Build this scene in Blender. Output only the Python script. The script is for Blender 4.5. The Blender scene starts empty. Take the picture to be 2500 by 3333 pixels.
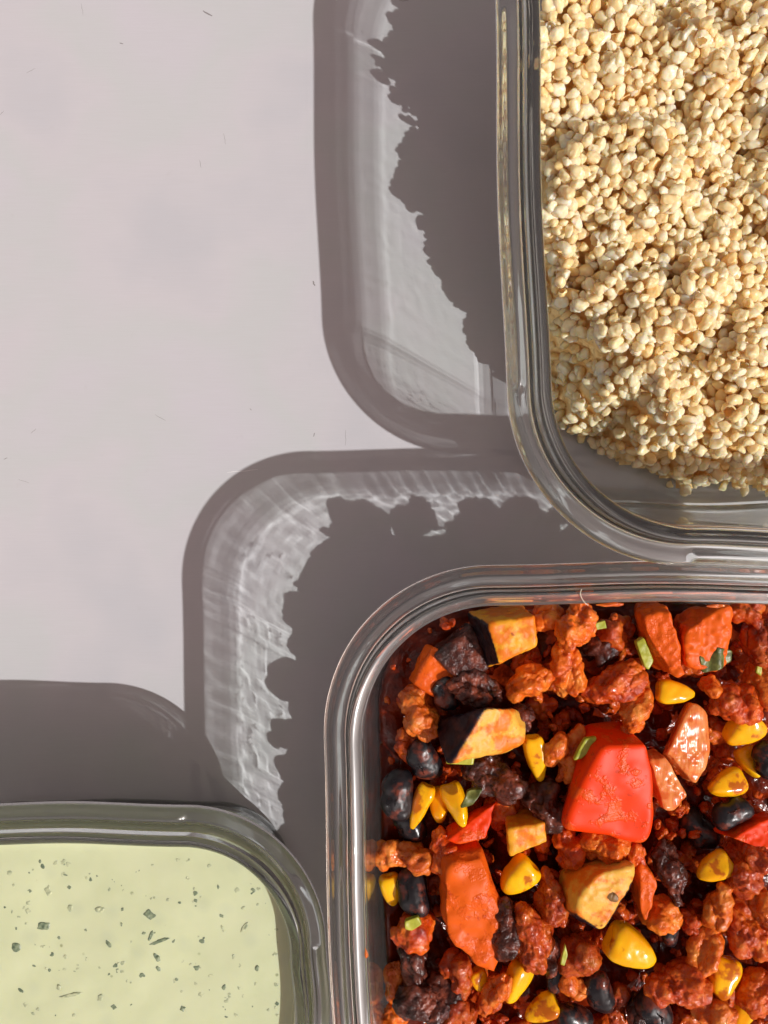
import bpy, math, random
import numpy as np
from mathutils import Vector, Matrix, Euler

S = bpy.context.scene
U = 10.0                       # blender units per metre: one unit is a decimetre (scene unit scale below)
MM = 0.001 * U
S.unit_settings.scale_length = 1.0 / U
H = 250.0                      # camera height over the table, mm
PXMM = 0.094                   # mm on the table per photograph pixel

# ------------------------------------------------------------------ camera
cam = bpy.data.cameras.new('camera')
camo = bpy.data.objects.new('camera', cam)
S.collection.objects.link(camo)
camo.location = (0, 0, H * MM)
cam.sensor_fit = 'HORIZONTAL'
cam.angle = 2 * math.atan(1250 * PXMM / H)
cam.clip_start = 0.005 * U
cam.clip_end = 50 * U
S.camera = camo

# ------------------------------------------------------------------ sky and sun
SUN_DIR = Vector((49.0, -32.0, 60.5)).normalized()       # towards the sun
elev = math.asin(SUN_DIR.z)
azim = math.atan2(SUN_DIR.x, SUN_DIR.y)
world = bpy.data.worlds.new('World')
S.world = world
world.use_nodes = True
wn, wl = world.node_tree.nodes, world.node_tree.links
sky = wn.new('ShaderNodeTexSky')
sky.sky_type = 'NISHITA'
sky.sun_disc = False
sky.sun_elevation = elev
sky.sun_rotation = azim
sky.dust_density = 2.0
hsv = wn.new('ShaderNodeHueSaturation')
hsv.inputs['Saturation'].default_value = 0.35
wb = wn.new('ShaderNodeMix')
wb.data_type = 'RGBA'
wb.blend_type = 'MULTIPLY'
wb.inputs['Factor'].default_value = 1.0
wb.inputs[7].default_value = (1.25, 0.94, 0.82, 1)        # the photograph's white balance
wl.new(sky.outputs[0], hsv.inputs['Color'])
wl.new(hsv.outputs[0], wb.inputs[6])
wl.new(wb.outputs[2], wn['Background'].inputs['Color'])
wn['Background'].inputs['Strength'].default_value = 0.078

sun = bpy.data.lights.new('sun', 'SUN')
sun.energy = 3.25
sun.angle = math.radians(0.5)
sun.color = (1.0, 0.975, 0.955)
sun.cycles.is_caustics_light = True
suno = bpy.data.objects.new('sun', sun)
suno.rotation_euler = (-SUN_DIR).to_track_quat('-Z', 'Y').to_euler()
suno.location = (0.3 * U, -0.2 * U, 0.4 * U)
S.collection.objects.link(suno)

S.view_settings.view_transform = 'Standard'
S.view_settings.look = 'None'
S.view_settings.exposure = 0.10
S.view_settings.gamma = 1.0
S.view_settings.use_curve_mapping = False
S.cycles.use_denoising = True
S.cycles.max_bounces = 24
S.cycles.transmission_bounces = 16
S.cycles.glossy_bounces = 6
S.cycles.diffuse_bounces = 10
S.cycles.transparent_max_bounces = 16
S.cycles.sample_clamp_indirect = 10.0
S.cycles.blur_glossy = 0.3

# ------------------------------------------------------------------ helpers
rng = np.random.default_rng(7)
random.seed(7)


def hash3(ix, iy, iz, seed):
    h = (ix * 374761393 + iy * 668265263 + iz * 1274126177 + seed * 974634777) & 0xFFFFFFFF
    h = ((h ^ (h >> 13)) * 1103515245) & 0xFFFFFFFF
    h = ((h ^ (h >> 16)) * 2246822519) & 0xFFFFFFFF
    return ((h ^ (h >> 15)) & 0xFFFFFF) / float(0xFFFFFF)


def vnoise(p, seed=0):
    """smooth value noise in -1..1 for an (n,3) array"""
    p = np.asarray(p, float)
    i = np.floor(p).astype(np.int64)
    f = p - i
    f = f * f * f * (f * (f * 6 - 15) + 10)
    out = 0
    for dx in (0, 1):
        wx = f[:, 0] if dx else 1 - f[:, 0]
        for dy in (0, 1):
            wy = f[:, 1] if dy else 1 - f[:, 1]
            for dz in (0, 1):
                wz = f[:, 2] if dz else 1 - f[:, 2]
                out = out + wx * wy * wz * hash3(i[:, 0] + dx, i[:, 1] + dy, i[:, 2] + dz, seed)
    return out * 2 - 1


_ico = {}


def ico(level):
    if level in _ico:
        return _ico[level]
    t = (1 + 5 ** .5) / 2
    v = [(-1, t, 0), (1, t, 0), (-1, -t, 0), (1, -t, 0), (0, -1, t), (0, 1, t), (0, -1, -t), (0, 1, -t),
         (t, 0, -1), (t, 0, 1), (-t, 0, -1), (-t, 0, 1)]
    f = [(0, 11, 5), (0, 5, 1), (0, 1, 7), (0, 7, 10), (0, 10, 11), (1, 5, 9), (5, 11, 4), (11, 10, 2), (10, 7, 6),
         (7, 1, 8), (3, 9, 4), (3, 4, 2), (3, 2, 6), (3, 6, 8), (3, 8, 9), (4, 9, 5), (2, 4, 11), (6, 2, 10),
         (8, 6, 7), (9, 8, 1)]
    v = [np.array(a, float) / np.linalg.norm(a) for a in v]
    for _ in range(level):
        mid, nf = {}, []

        def m(a, b):
            k = (min(a, b), max(a, b))
            if k not in mid:
                c = v[a] + v[b]
                v.append(c / np.linalg.norm(c))
                mid[k] = len(v) - 1
            return mid[k]
        for a, b, c in f:
            ab, bc, ca = m(a, b), m(b, c), m(c, a)
            nf += [(a, ab, ca), (b, bc, ab), (c, ca, bc), (ab, bc, ca)]
        f = nf
    _ico[level] = (np.array(v), np.array(f, np.int32))
    return _ico[level]


def mesh(name, verts, faces, mat, attrs=None, smooth=True):
    """verts in mm"""
    me = bpy.data.meshes.new(name)
    verts = np.asarray(verts, np.float32) * MM
    faces = np.asarray(faces, np.int32)
    n, k = faces.shape
    me.vertices.add(len(verts))
    me.vertices.foreach_set('co', verts.ravel())
    me.loops.add(n * k)
    me.loops.foreach_set('vertex_index', faces.ravel())
    me.polygons.add(n)
    me.polygons.foreach_set('loop_start', np.arange(0, n * k, k, dtype=np.int32))
    me.polygons.foreach_set('use_smooth', np.full(n, smooth))
    me.update(calc_edges=True)
    for an, arr in (attrs or {}).items():
        a = me.attributes.new(an, 'FLOAT', 'POINT')
        a.data.foreach_set('value', np.asarray(arr, np.float32))
    me.materials.append(mat)
    return me


def link(name, me, loc=(0, 0, 0), rot=None, parent=None, receiver=True):
    o = bpy.data.objects.new(name, me)
    S.collection.objects.link(o)
    o.location = [c * MM for c in loc]
    if rot is not None:
        o.rotation_euler = rot
    o.parent = parent
    if receiver and me is not None:
        o.cycles.is_caustics_receiver = True
    return o


def tag(o, label, cat, group=None, kind=None):
    o['label'] = label
    if cat:
        o['category'] = cat
    if group:
        o['group'] = group
    if kind:
        o['kind'] = kind
    return o


def P(px, py, z):
    """photograph pixel -> mm on the level z (mm)"""
    k = PXMM * (H - z) / H
    return (px - 1250) * k, (1666.5 - py) * k


# ------------------------------------------------------------------ materials
class Mat:
    def __init__(s, name):
        s.m = bpy.data.materials.new(name)
        s.m.use_nodes = True
        s.n, s.l = s.m.node_tree.nodes, s.m.node_tree.links
        s.b = s.n['Principled BSDF']
        s._co = None

    def set(s, **kw):
        for k, v in kw.items():
            s.b.inputs[k.replace('_', ' ')].default_value = v
        return s

    @property
    def co(s):
        if s._co is None:
            s._co = s.n.new('ShaderNodeNewGeometry').outputs['Position']
        return s._co

    def noise(s, scale, detail=2.0, rough=0.5, co=None, dist=0.0):
        t = s.n.new('ShaderNodeTexNoise')
        t.inputs['Scale'].default_value = scale if co else scale / U
        t.inputs['Detail'].default_value = detail
        t.inputs['Roughness'].default_value = rough
        t.inputs['Distortion'].default_value = dist
        s.l.new(co or s.co, t.inputs['Vector'])
        return t.outputs['Fac']

    def ramp(s, fac, stops, interp='LINEAR'):
        r = s.n.new('ShaderNodeValToRGB')
        r.color_ramp.interpolation = interp
        e = r.color_ramp.elements
        while len(e) < len(stops):
            e.new(0.5)
        for el, (p, c) in zip(e, stops):
            el.position = p
            el.color = (c, c, c, 1) if isinstance(c, (int, float)) else (*c, 1)
        s.l.new(fac, r.inputs[0])
        return r.outputs[0]

    def mix(s, fac, a, b, mode='MIX'):
        n = s.n.new('ShaderNodeMix')
        n.data_type = 'RGBA'
        n.blend_type = mode
        for sock, val in ((n.inputs[0], fac), (n.inputs[6], a), (n.inputs[7], b)):
            if isinstance(val, bpy.types.NodeSocket):
                s.l.new(val, sock)
            elif isinstance(val, (int, float)):
                sock.default_value = val
            else:
                sock.default_value = (*val, 1)
        return n.outputs[2]

    def math(s, op, a, b=0.0):
        n = s.n.new('ShaderNodeMath')
        n.operation = op
        for sock, val in ((n.inputs[0], a), (n.inputs[1], b)):
            if isinstance(val, bpy.types.NodeSocket):
                s.l.new(val, sock)
            else:
                sock.default_value = val
        return n.outputs[0]

    def attr(s, name, typ='GEOMETRY'):
        a = s.n.new('ShaderNodeAttribute')
        a.attribute_name = name
        a.attribute_type = typ
        return a.outputs['Fac']

    def objrand(s):
        return s.n.new('ShaderNodeObjectInfo').outputs['Random']

    def bump(s, height, strength, dist):
        b = s.n.new('ShaderNodeBump')
        b.inputs['Strength'].default_value = strength
        b.inputs['Distance'].default_value = dist * U
        s.l.new(height, b.inputs['Height'])
        s.l.new(b.outputs[0], s.b.inputs['Normal'])

    def mapped(s, scale):
        m = s.n.new('ShaderNodeMapping')
        m.inputs['Scale'].default_value = [c / U for c in scale]
        s.l.new(s.co, m.inputs['Vector'])
        return m.outputs[0]

    def color(s, c):
        if isinstance(c, bpy.types.NodeSocket):
            s.l.new(c, s.b.inputs['Base Color'])
        else:
            s.b.inputs['Base Color'].default_value = (*c, 1)
        return s

    def rough(s, c):
        if isinstance(c, bpy.types.NodeSocket):
            s.l.new(c, s.b.inputs['Roughness'])
        else:
            s.b.inputs['Roughness'].default_value = c
        return s

    def sss(s, w, radius, scale):
        s.b.inputs['Subsurface Weight'].default_value = w
        s.b.inputs['Subsurface Radius'].default_value = radius
        s.b.inputs['Subsurface Scale'].default_value = scale * U
        return s


def table_material():
    m = Mat('satin_table')
    a = m.noise(17, 3)
    tint = m.ramp(a, [(0.34, (0.515, 0.512, 0.538)), (0.46, (0.555, 0.540, 0.562)), (0.54, (0.534, 0.542, 0.548)),
                      (0.66, (0.555, 0.538, 0.570))])
    fine = m.noise(1.0, 3, 0.6, m.mapped((90, 2600, 1)))
    tint = m.mix(m.ramp(fine, [(0.3, 0.0), (0.75, 0.12)]), tint, (0.40, 0.37, 0.36))
    spots = m.noise(190, 2, 0.6)
    tint = m.mix(m.ramp(spots, [(0.70, 0.0), (0.80, 0.10)]), tint, (0.36, 0.33, 0.33))
    m.color(tint)
    m.rough(m.ramp(m.noise(30, 3), [(0.3, 0.42), (0.7, 0.55)]))
    m.set(Specular_IOR_Level=0.35)
    m.bump(fine, 0.10, 0.00005)
    return m.m


def glass_material(name, tint):
    m = bpy.data.materials.new(name)
    m.use_nodes = True
    n, l = m.node_tree.nodes, m.node_tree.links
    n.remove(n['Principled BSDF'])
    g = n.new('ShaderNodeBsdfGlass')
    g.inputs['IOR'].default_value = 1.47
    g.inputs['Roughness'].default_value = 0.035
    g.inputs['Color'].default_value = (*tint, 1)
    # a faint film of smears: catches the sun as soft glints
    out = g.outputs[0]
    for rough_, wt in ((0.22, 0.03), (0.44, 0.06)):
        gl = n.new('ShaderNodeBsdfGlossy')
        gl.inputs['Roughness'].default_value = rough_
        mx = n.new('ShaderNodeMixShader')
        mx.inputs[0].default_value = wt
        l.new(out, mx.inputs[1])
        l.new(gl.outputs[0], mx.inputs[2])
        out = mx.outputs[0]
    l.new(out, n['Material Output'].inputs['Surface'])
    return m


def grain_material(name, per_object):
    m = Mat(name)
    t = m.objrand() if per_object else m.attr('tone')
    c = m.ramp(t, [(0.0, (0.98, 0.71, 0.33)), (0.2, (0.99, 0.81, 0.48)), (0.6, (0.998, 0.86, 0.56)),
                   (1.0, (0.998, 0.93, 0.72))])
    n = m.noise(700, 2)
    c = m.mix(m.ramp(n, [(0.45, 0.0), (0.75, 0.4)]), c, (0.96, 0.64, 0.25))
    m.color(c)
    m.rough(0.27)
    m.set(Specular_IOR_Level=0.4)
    m.sss(0.70, (1.0, 0.70, 0.34), 0.0016)
    tr = m.n.new('ShaderNodeBsdfTranslucent')
    m.l.new(c, tr.inputs['Color'])
    mx = m.n.new('ShaderNodeMixShader')
    mx.inputs[0].default_value = 0.20
    m.l.new(m.b.outputs[0], mx.inputs[1])
    m.l.new(tr.outputs[0], mx.inputs[2])
    m.l.new(mx.outputs[0], m.n['Material Output'].inputs['Surface'])
    m.bump(m.noise(1500, 2), 0.25, 0.0003)
    return m.m


def grain_bed_material():
    m = Mat('grain_bed')
    c = m.ramp(m.noise(400, 2), [(0.35, (0.85, 0.56, 0.20)), (0.65, (0.95, 0.74, 0.36))])
    m.color(c).rough(0.5)
    m.bump(m.noise(500, 2), 1.0, 0.001)
    return m.m


SAUCE = [(0.28, (0.32, 0.020, 0.002)), (0.44, (0.60, 0.062, 0.004)), (0.58, (0.76, 0.125, 0.008)),
         (0.74, (0.84, 0.24, 0.03))]


def crumble_material(name, stops, dark=0.5):
    m = Mat(name)
    co = m.co
    c = m.ramp(m.noise(230, 3, 0.6), stops)
    r = m.ramp(m.objrand(), [(0.0, 0.0), (1.0, dark)])
    c = m.mix(r, c, (0.10, 0.028, 0.014))
    m.color(c)
    m.rough(m.ramp(m.noise(500, 2), [(0.35, 0.07), (0.65, 0.22)]))
    m.set(Specular_IOR_Level=0.30)
    m.sss(0.15, (1.0, 0.3, 0.1), 0.0008)
    m.set(Coat_Weight=0.22, Coat_Roughness=0.09, Coat_IOR=1.38)
    b = m.math('ADD', m.noise(1300, 3, 0.65), m.math('MULTIPLY', m.noise(480, 2), 1.2))
    m.bump(b, 0.7, 0.0005)
    return m.m


def corn_material(name, sauce):
    m = Mat(name)
    c = m.ramp(m.noise(160, 2), [(0.35, (0.93, 0.40, 0.003)), (0.65, (0.98, 0.52, 0.006))])
    k = m.ramp(m.noise(210, 3, 0.6), [(0.62 - sauce, 0.0), (0.70 - sauce, 0.85)])
    c = m.mix(k, c, (0.48, 0.085, 0.008))
    m.color(c).rough(0.16)
    m.sss(0.35, (1.0, 0.5, 0.08), 0.0012)
    m.set(Specular_IOR_Level=0.4)
    m.bump(m.noise(600, 2), 0.12, 0.0004)
    return m.m


def flesh_material(name, flesh, sauce_amt, skin=(0.012, 0.007, 0.012), skin_rough=0.33):
    m = Mat(name)
    c = m.ramp(m.noise(260, 3), [(0.3, tuple(x * 0.82 for x in flesh)), (0.7, flesh)])
    k = m.ramp(m.noise(150, 4, 0.62), [(0.62 - sauce_amt, 0.0), (0.70 - sauce_amt, 0.9)])
    c = m.mix(k, c, (0.72, 0.17, 0.008))
    k2 = m.ramp(m.noise(420, 3, 0.6), [(0.66, 0.0), (0.72, 0.8)])
    c = m.mix(k2, c, (0.34, 0.05, 0.01))
    sk = m.attr('skin')
    skc = m.mix(m.ramp(m.noise(330, 3), [(0.5, 0.0), (0.68, 0.6)]), skin, (0.10, 0.022, 0.012))
    c = m.mix(sk, c, skc)
    m.color(c)
    m.rough(m.math('MAXIMUM', m.math('MULTIPLY', sk, skin_rough), 0.42))
    m.sss(0.35, (1.0, 0.45, 0.12), 0.0014)
    m.set(Specular_IOR_Level=0.22)
    m.bump(m.noise(1100, 3, 0.6), 0.3, 0.0003)
    return m.m


def bean_material():
    m = Mat('bean_skin')
    k = m.ramp(m.noise(260, 3, 0.6), [(0.52, 0.0), (0.66, 0.8)])
    m.color(m.mix(k, (0.010, 0.008, 0.010), (0.20, 0.035, 0.014)))
    m.rough(m.ramp(m.noise(300, 2), [(0.3, 0.22), (0.7, 0.5)]))
    m.bump(m.noise(420, 3), 0.35, 0.0005)
    return m.m


def pepper_material(name='pepper_flesh', col=(0.80, 0.042, 0.001), amt=0.085):
    m = Mat(name)
    k = m.ramp(m.noise(170, 4, 0.62), [(0.60 - amt, 0.0), (0.68 - amt, 0.75)])
    c = m.mix(k, col, (0.68, 0.095, 0.010))
    k3 = m.ramp(m.noise(520, 3, 0.6), [(0.60, 0.0), (0.70, 0.55)])
    c = m.mix(k3, c, (0.42, 0.03, 0.006))
    m.color(c)
    m.rough(m.ramp(k, [(0.0, 0.42), (1.0, 0.30)]))
    m.sss(0.08, (1.0, 0.2, 0.05), 0.0010)
    m.set(Specular_IOR_Level=0.16)
    b = m.math('ADD', m.math('MULTIPLY', m.noise(900, 3, 0.6), k), m.math('MULTIPLY', m.noise(140, 2), 0.12))
    m.bump(b, 0.55, 0.0006)
    return m.m


def onion_material():
    m = Mat('onion_flesh')
    w = m.noise(1.0, 3, 0.5, m.mapped((900, 160, 300)))
    c = m.ramp(w, [(0.3, (0.60, 0.13, 0.025)), (0.55, (0.72, 0.24, 0.065)), (0.75, (0.80, 0.36, 0.14))])
    k = m.ramp(m.noise(190, 3), [(0.58, 0.0), (0.66, 0.8)])
    m.color(m.mix(k, c, (0.60, 0.10, 0.012))).rough(0.22)
    m.set(Specular_IOR_Level=0.2)
    m.sss(0.6, (1.0, 0.45, 0.2), 0.002)
    m.bump(w, 0.4, 0.0004)
    return m.m


def herb_material(name, a, b, scale=500):
    m = Mat(name)
    m.color(m.ramp(m.noise(scale, 3), [(0.35, a), (0.65, b)])).rough(0.4)
    m.bump(m.noise(700, 3), 0.5, 0.0003)
    return m.m


def sauce_material():
    m = Mat('chili_sauce')
    m.color(m.ramp(m.noise(220, 4, 0.6), [(0.3, (0.05, 0.004, 0.001)), (0.55, (0.14, 0.012, 0.002)),
                                          (0.75, (0.28, 0.036, 0.005))]))
    m.rough(0.14)
    m.set(Specular_IOR_Level=0.25)
    m.bump(m.noise(500, 3, 0.6), 0.6, 0.0006)
    return m.m


def dip_material():
    m = Mat('herb_cream')
    c = m.ramp(m.noise(70, 3, 0.6), [(0.32, (0.575, 0.620, 0.380)), (0.5, (0.60, 0.642, 0.40)), (0.7, (0.615, 0.655, 0.415))])
    # specks of herb too fine to pick apart
    v = m.n.new('ShaderNodeTexVoronoi')
    v.inputs['Scale'].default_value = 230 / U
    m.l.new(m.co, v.inputs['Vector'])
    keep = m.ramp(m.noise(120, 1), [(0.54, 0.0), (0.60, 1.0)])
    sp = m.math('MULTIPLY', m.ramp(v.outputs['Distance'], [(0.06, 0.75), (0.13, 0.0)]), keep)
    c = m.mix(sp, c, (0.20, 0.23, 0.10))
    v2 = m.n.new('ShaderNodeTexVoronoi')
    v2.inputs['Scale'].default_value = 120 / U
    m.l.new(m.co, v2.inputs['Vector'])
    c = m.mix(m.ramp(v2.outputs['Distance'], [(0.10, 0.20), (0.32, 0.0)]), c, (0.40, 0.46, 0.34))
    m.color(c).rough(0.42)
    m.set(Specular_IOR_Level=0.35)
    m.sss(0.35, (1.0, 0.8, 0.4), 0.0012)
    m.bump(m.math('ADD', m.noise(60, 2), m.math('MULTIPLY', m.noise(500, 2), 0.15)), 0.25, 0.0012)
    return m.m


M_TABLE = table_material()
M_GLASS = glass_material('clear_glass', (0.968, 0.990, 0.983))
M_GRAIN_OBJ = grain_material('bulgur_grain', True)
M_GRAIN = grain_material('bulgur_grains', False)
M_BED = grain_bed_material()
M_CRUMB = crumble_material('sauced_crumble', SAUCE)
M_TAN = crumble_material('tan_crumble', [(0.3, (0.54, 0.065, 0.005)), (0.5, (0.79, 0.160, 0.013)),
                                         (0.7, (0.86, 0.30, 0.05))], 0.25)
M_DARK = crumble_material('charred_crumble', [(0.36, (0.020, 0.010, 0.009)), (0.52, (0.085, 0.022, 0.015)),
                                              (0.66, (0.26, 0.06, 0.03))], 0.3)
M_CORN = corn_material('corn_kernel', 0.03)
M_CORNS = corn_material('sauced_corn_kernel', 0.10)
M_EGG = flesh_material('aubergine_flesh', (0.84, 0.45, 0.065), 0.13)
M_ZUC = flesh_material('courgette_flesh', (0.86, 0.38, 0.020), 0.16)
M_BEAN = bean_material()
M_PEP = pepper_material()
M_TOM = pepper_material('roast_tomato', (0.74, 0.11, 0.007), 0.10)
M_ONI = onion_material()
M_LEAF = herb_material('herb_leaf', (0.05, 0.065, 0.012), (0.19, 0.20, 0.045))
M_STEM = herb_material('chive_stem', (0.32, 0.34, 0.02), (0.50, 0.48, 0.05), 300)
M_SAUCE = sauce_material()
M_DIP = dip_material()
M_FLECK = herb_material('herb_fleck', (0.11, 0.155, 0.095), (0.26, 0.31, 0.19), 900)
M_FLECK2 = herb_material('cream_coated_fleck', (0.32, 0.37, 0.23), (0.52, 0.55, 0.33), 900)
M_SPOT = Mat('brown_spot').color((0.22, 0.11, 0.03)).rough(0.5).m
M_SCR = Mat('scratch').color((0.24, 0.22, 0.22)).rough(0.6).m
M_SCRL = Mat('pale_scratch').color((0.85, 0.84, 0.82)).rough(0.4).m
M_FIBRE = Mat('lint_fibre').color((0.70, 0.62, 0.48)).rough(0.6).m

# ------------------------------------------------------------------ table
T = 700.0
tb = link('table_top', mesh('table_top', [(-T, -T, 0), (T, -T, 0), (T, T, 0), (-T, T, 0), (-T, -T, -18), (T, -T, -18),
                                         (T, T, -18), (-T, T, -18)],
                           [(0, 1, 2, 3), (7, 6, 5, 4), (0, 4, 5, 1), (1, 5, 6, 2), (2, 6, 7, 3), (3, 7, 4, 0)],
                           M_TABLE, smooth=False))
tag(tb, 'pale grey satin table top under the three glass containers', None, kind='structure')


# ------------------------------------------------------------------ glass containers
def catmull(pts, n):
    pts = [np.array(p, float) for p in pts]
    out = []
    for i in range(len(pts) - 1):
        p0, p1, p2, p3 = pts[max(i - 1, 0)], pts[i], pts[i + 1], pts[min(i + 2, len(pts) - 1)]
        for k in range(n):
            t = k / n
            # centripetal-ish tension so that tight bends do not overshoot
            m1, m2 = 0.38 * (p2 - p0), 0.38 * (p3 - p1)
            L = np.linalg.norm(p2 - p1)
            for m in (m1, m2):
                a = np.linalg.norm(m)
                if a > L:
                    m *= L / a
            h1 = 2 * t ** 3 - 3 * t ** 2 + 1
            out.append(h1 * p1 + (t ** 3 - 2 * t ** 2 + t) * m1 + (1 - h1) * p2 + (t ** 3 - t ** 2) * m2)
    out.append(pts[-1])
    return np.array(out)


class Tub:
    """x0,x1,y0,y1: the flange's outline in mm, r corner radius, zt: height of the lip"""

    def __init__(s, x0, x1, y0, y1, r, zt, shear, flange, lip, skirt=0.0):
        s.x0, s.x1, s.y0, s.y1, s.r, s.zt, s.k = x0, x1, y0, y1, r, zt, shear
        s.fl, s.lip = flange, lip
        s.cx, s.cy = (x0 + x1) / 2, (y0 + y1) / 2
        zf = zt - 5.0
        f, w = flange, lip
        s.outer = [(26, 1.0), (20, 0.9), (17.5, 0.1), (15.5, 0.2), (13.2, 2.2), (12.3, 6)] + \
                  [(12.1 + (f + 2.4 - 12.1) * t, 9 + (zt - 14 - skirt - 9) * t) for t in np.linspace(0, 1, 11)] + \
                  ([(f + 1.9, zt - 15), (f + 1.1, zt - 12)] if skirt else []) + [ (f + (0.9 if skirt else 1.7), zt - 10.0), (f + (0.5 if skirt else 0.9), zt - 8.9), (f - 0.4, zt - 8.3), (2.4, zt - 8.25),
                   (1.1, zt - 8.1), (0.3, zt - 7.4), (0.0, zt - 6.6), (0.35, zf - 0.55), (1.2, zf - 0.05)]
        s.rib = [(2.2, zf + 0.05), (3.1, zf + 0.05), (f - 1.3, zf - 0.1)]
        s.inner = [(f - 0.3, zf + 0.25), (f + 0.1, zf + 1.0), (f + 0.25, zt - 0.9), (f + 0.45, zt - 0.25), (f + 0.95, zt),
                   (f + w * 0.48, zt - 0.14), (f + w - 0.85, zt - 0.75), (f + w - 0.15, zt - 1.7), (f + w + 0.15, zt - 4)] + \
                  [(f + w + 0.3 + 4.6 * t, zt - 7 - (zt - 18) * t) for t in np.linspace(0, 1, 11)] + \
                  [(f + w + 6.6, 6.8), (f + w + 9.5, 5.2), (f + w + 15, 4.9), (f + w + 19, 4.9)]

    def u_in(s, z):
        a = np.array(s.inner[8:])
        return float(np.interp(-z, -a[:, 1], a[:, 0]))

    def contour(s, u, nc, ns):
        """points and fraction along, for the outline moved u mm inwards"""
        r = s.r
        R = max(r - u, 0.5)
        pts, straight = [], []
        hx, hy = (s.x1 - s.x0) / 2 - r, (s.y1 - s.y0) / 2 - r
        # the sides bow a little
        for q, (sx, sy, a0) in enumerate(((1, 1, 0), (-1, 1, 90), (-1, -1, 180), (1, -1, 270))):
            for i in range(nc):
                a = math.radians(a0 + 90 * i / nc)
                pts.append((sx * hx + R * math.cos(a), sy * hy + R * math.sin(a)))
                straight.append(0.0)
            nx, ny = ((-sx * hx, sy * hy), (sx * hx, -sy * hy))[q % 2]
            a = math.radians(a0 + 90)
            ax, ay = sx * hx + R * math.cos(a), sy * hy + R * math.sin(a)
            bx, by = nx + R * math.cos(a), ny + R * math.sin(a)
            for i in range(ns):
                t = i / ns
                b = 0.9 * math.sin(math.pi * t) ** 2
                pts.append((ax + (bx - ax) * t + b * math.cos(a), ay + (by - ay) * t + b * math.sin(a)))
                straight.append(min(1.0, max(0.0, (min(t, 1 - t) * 90 - 0.5))))
        pts = np.array(pts)
        pts[:, 0] -= s.k * pts[:, 1]
        return pts + np.array([s.cx, s.cy]), np.array(straight)

    def inset(s, x, y):
        """signed distance (mm) of points inwards from the flange outline"""
        x = np.asarray(x, float) - s.cx
        y = np.asarray(y, float) - s.cy
        x = x + s.k * y
        qx = np.abs(x) - ((s.x1 - s.x0) / 2 - s.r)
        qy = np.abs(y) - ((s.y1 - s.y0) / 2 - s.r)
        d = np.hypot(np.maximum(qx, 0), np.maximum(qy, 0)) + np.minimum(np.maximum(qx, qy), 0) - s.r
        return -d

    def build(s, label, ribbed, wave, seed, grit=0.0):
        nc, ns = 52, 84
        rib = list(s.rib)
        prof0 = catmull(s.outer + rib + s.inner, 4)
        rh = [(2.2, s.zt - 5 + 0.9), (3.1, s.zt - 5 + 0.95), (s.fl - 1.3, s.zt - 5 - 0.05)]
        prof1 = catmull(s.outer + rh + s.inner, 4)
        rings = []
        n = 4 * (nc + ns)
        nin = 4 * (len(s.outer) + 3 + 8)
        for j, ((u0, z0), (u1, z1)) in enumerate(zip(prof0, prof1)):
            c0, st = s.contour(u0, nc, ns)
            w = st if ribbed else np.ones(n)
            if ribbed is None:
                w = np.zeros(n)
            z = z0 + (z1 - z0) * w
            p = np.column_stack([c0, z])
            fade = min(1.0, max(0.0, (z0 - 8) / 6))
            if fade > 0:
                cc = np.column_stack([np.arange(n) * 0.62, np.full(n, z0 * 0.03), np.full(n, seed * 7.3)])
                # drawn glass: faint vertical waviness, wavelength of a few mm
                a = wave * (vnoise(cc * [0.35, 1, 1], seed) + 0.35 * vnoise(cc * [0.95, 2, 1], seed + 3))
                if grit and j > nin:         # residue on the inside of the wall
                    gg = np.column_stack([np.arange(n) * 0.62, np.full(n, z0 * 0.55), np.full(n, 2.2)])
                    a = a + grit * (vnoise(gg * [0.62, 1, 1], seed + 7) + 0.5 * vnoise(gg * [1.3, 1.9, 1], seed + 8))
                d = c0 - np.array([s.cx, s.cy])
                d /= np.linalg.norm(d, axis=1)[:, None]
                p[:, :2] += d * (a * fade)[:, None]
            rings.append(p)
        V = np.concatenate(rings)
        m = len(rings)
        i = np.arange(n)
        F = []
        for j in range(m - 1):
            a, b = j * n, (j + 1) * n
            F.append(np.column_stack([a + i, a + (i + 1) % n, b + (i + 1) % n, b + i]))
        F = np.concatenate(F)
        # the flat floor, under and upper side: rings shrinking to the middle
        extra, quads = [V], [F]
        for base, z, flip in ((0, 1.0, True), ((m - 1) * n, 4.9, False)):
            prev = base
            rim = V[base:base + n]
            ctr = np.array([s.cx, s.cy, z])
            cnt = sum(len(e) for e in extra)
            for t in (0.6, 0.25, 0.03):
                ring = ctr + (rim - ctr) * t
                ring[:, 2] = rim[:, 2]
                extra.append(ring)
                q = np.column_stack([prev + i, prev + (i + 1) % n, cnt + (i + 1) % n, cnt + i])
                quads.append(q[:, ::-1] if flip else q)
                prev = cnt
                cnt += n
            # close the last small ring with a strip across
            h = n // 2
            a = np.arange(h - 1)
            q = np.column_stack([prev + a, prev + a + 1, prev + n - 2 - a, prev + n - 1 - a])
            quads.append(q[:, ::-1] if flip else q)
        V = np.concatenate(extra)
        F = np.concatenate(quads)
        me = mesh('glass_container', V, F, M_GLASS)
        o = link('glass_container', me, receiver=False)
        o.cycles.is_caustics_caster = True
        tag(o, label, 'container')
        return o


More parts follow.
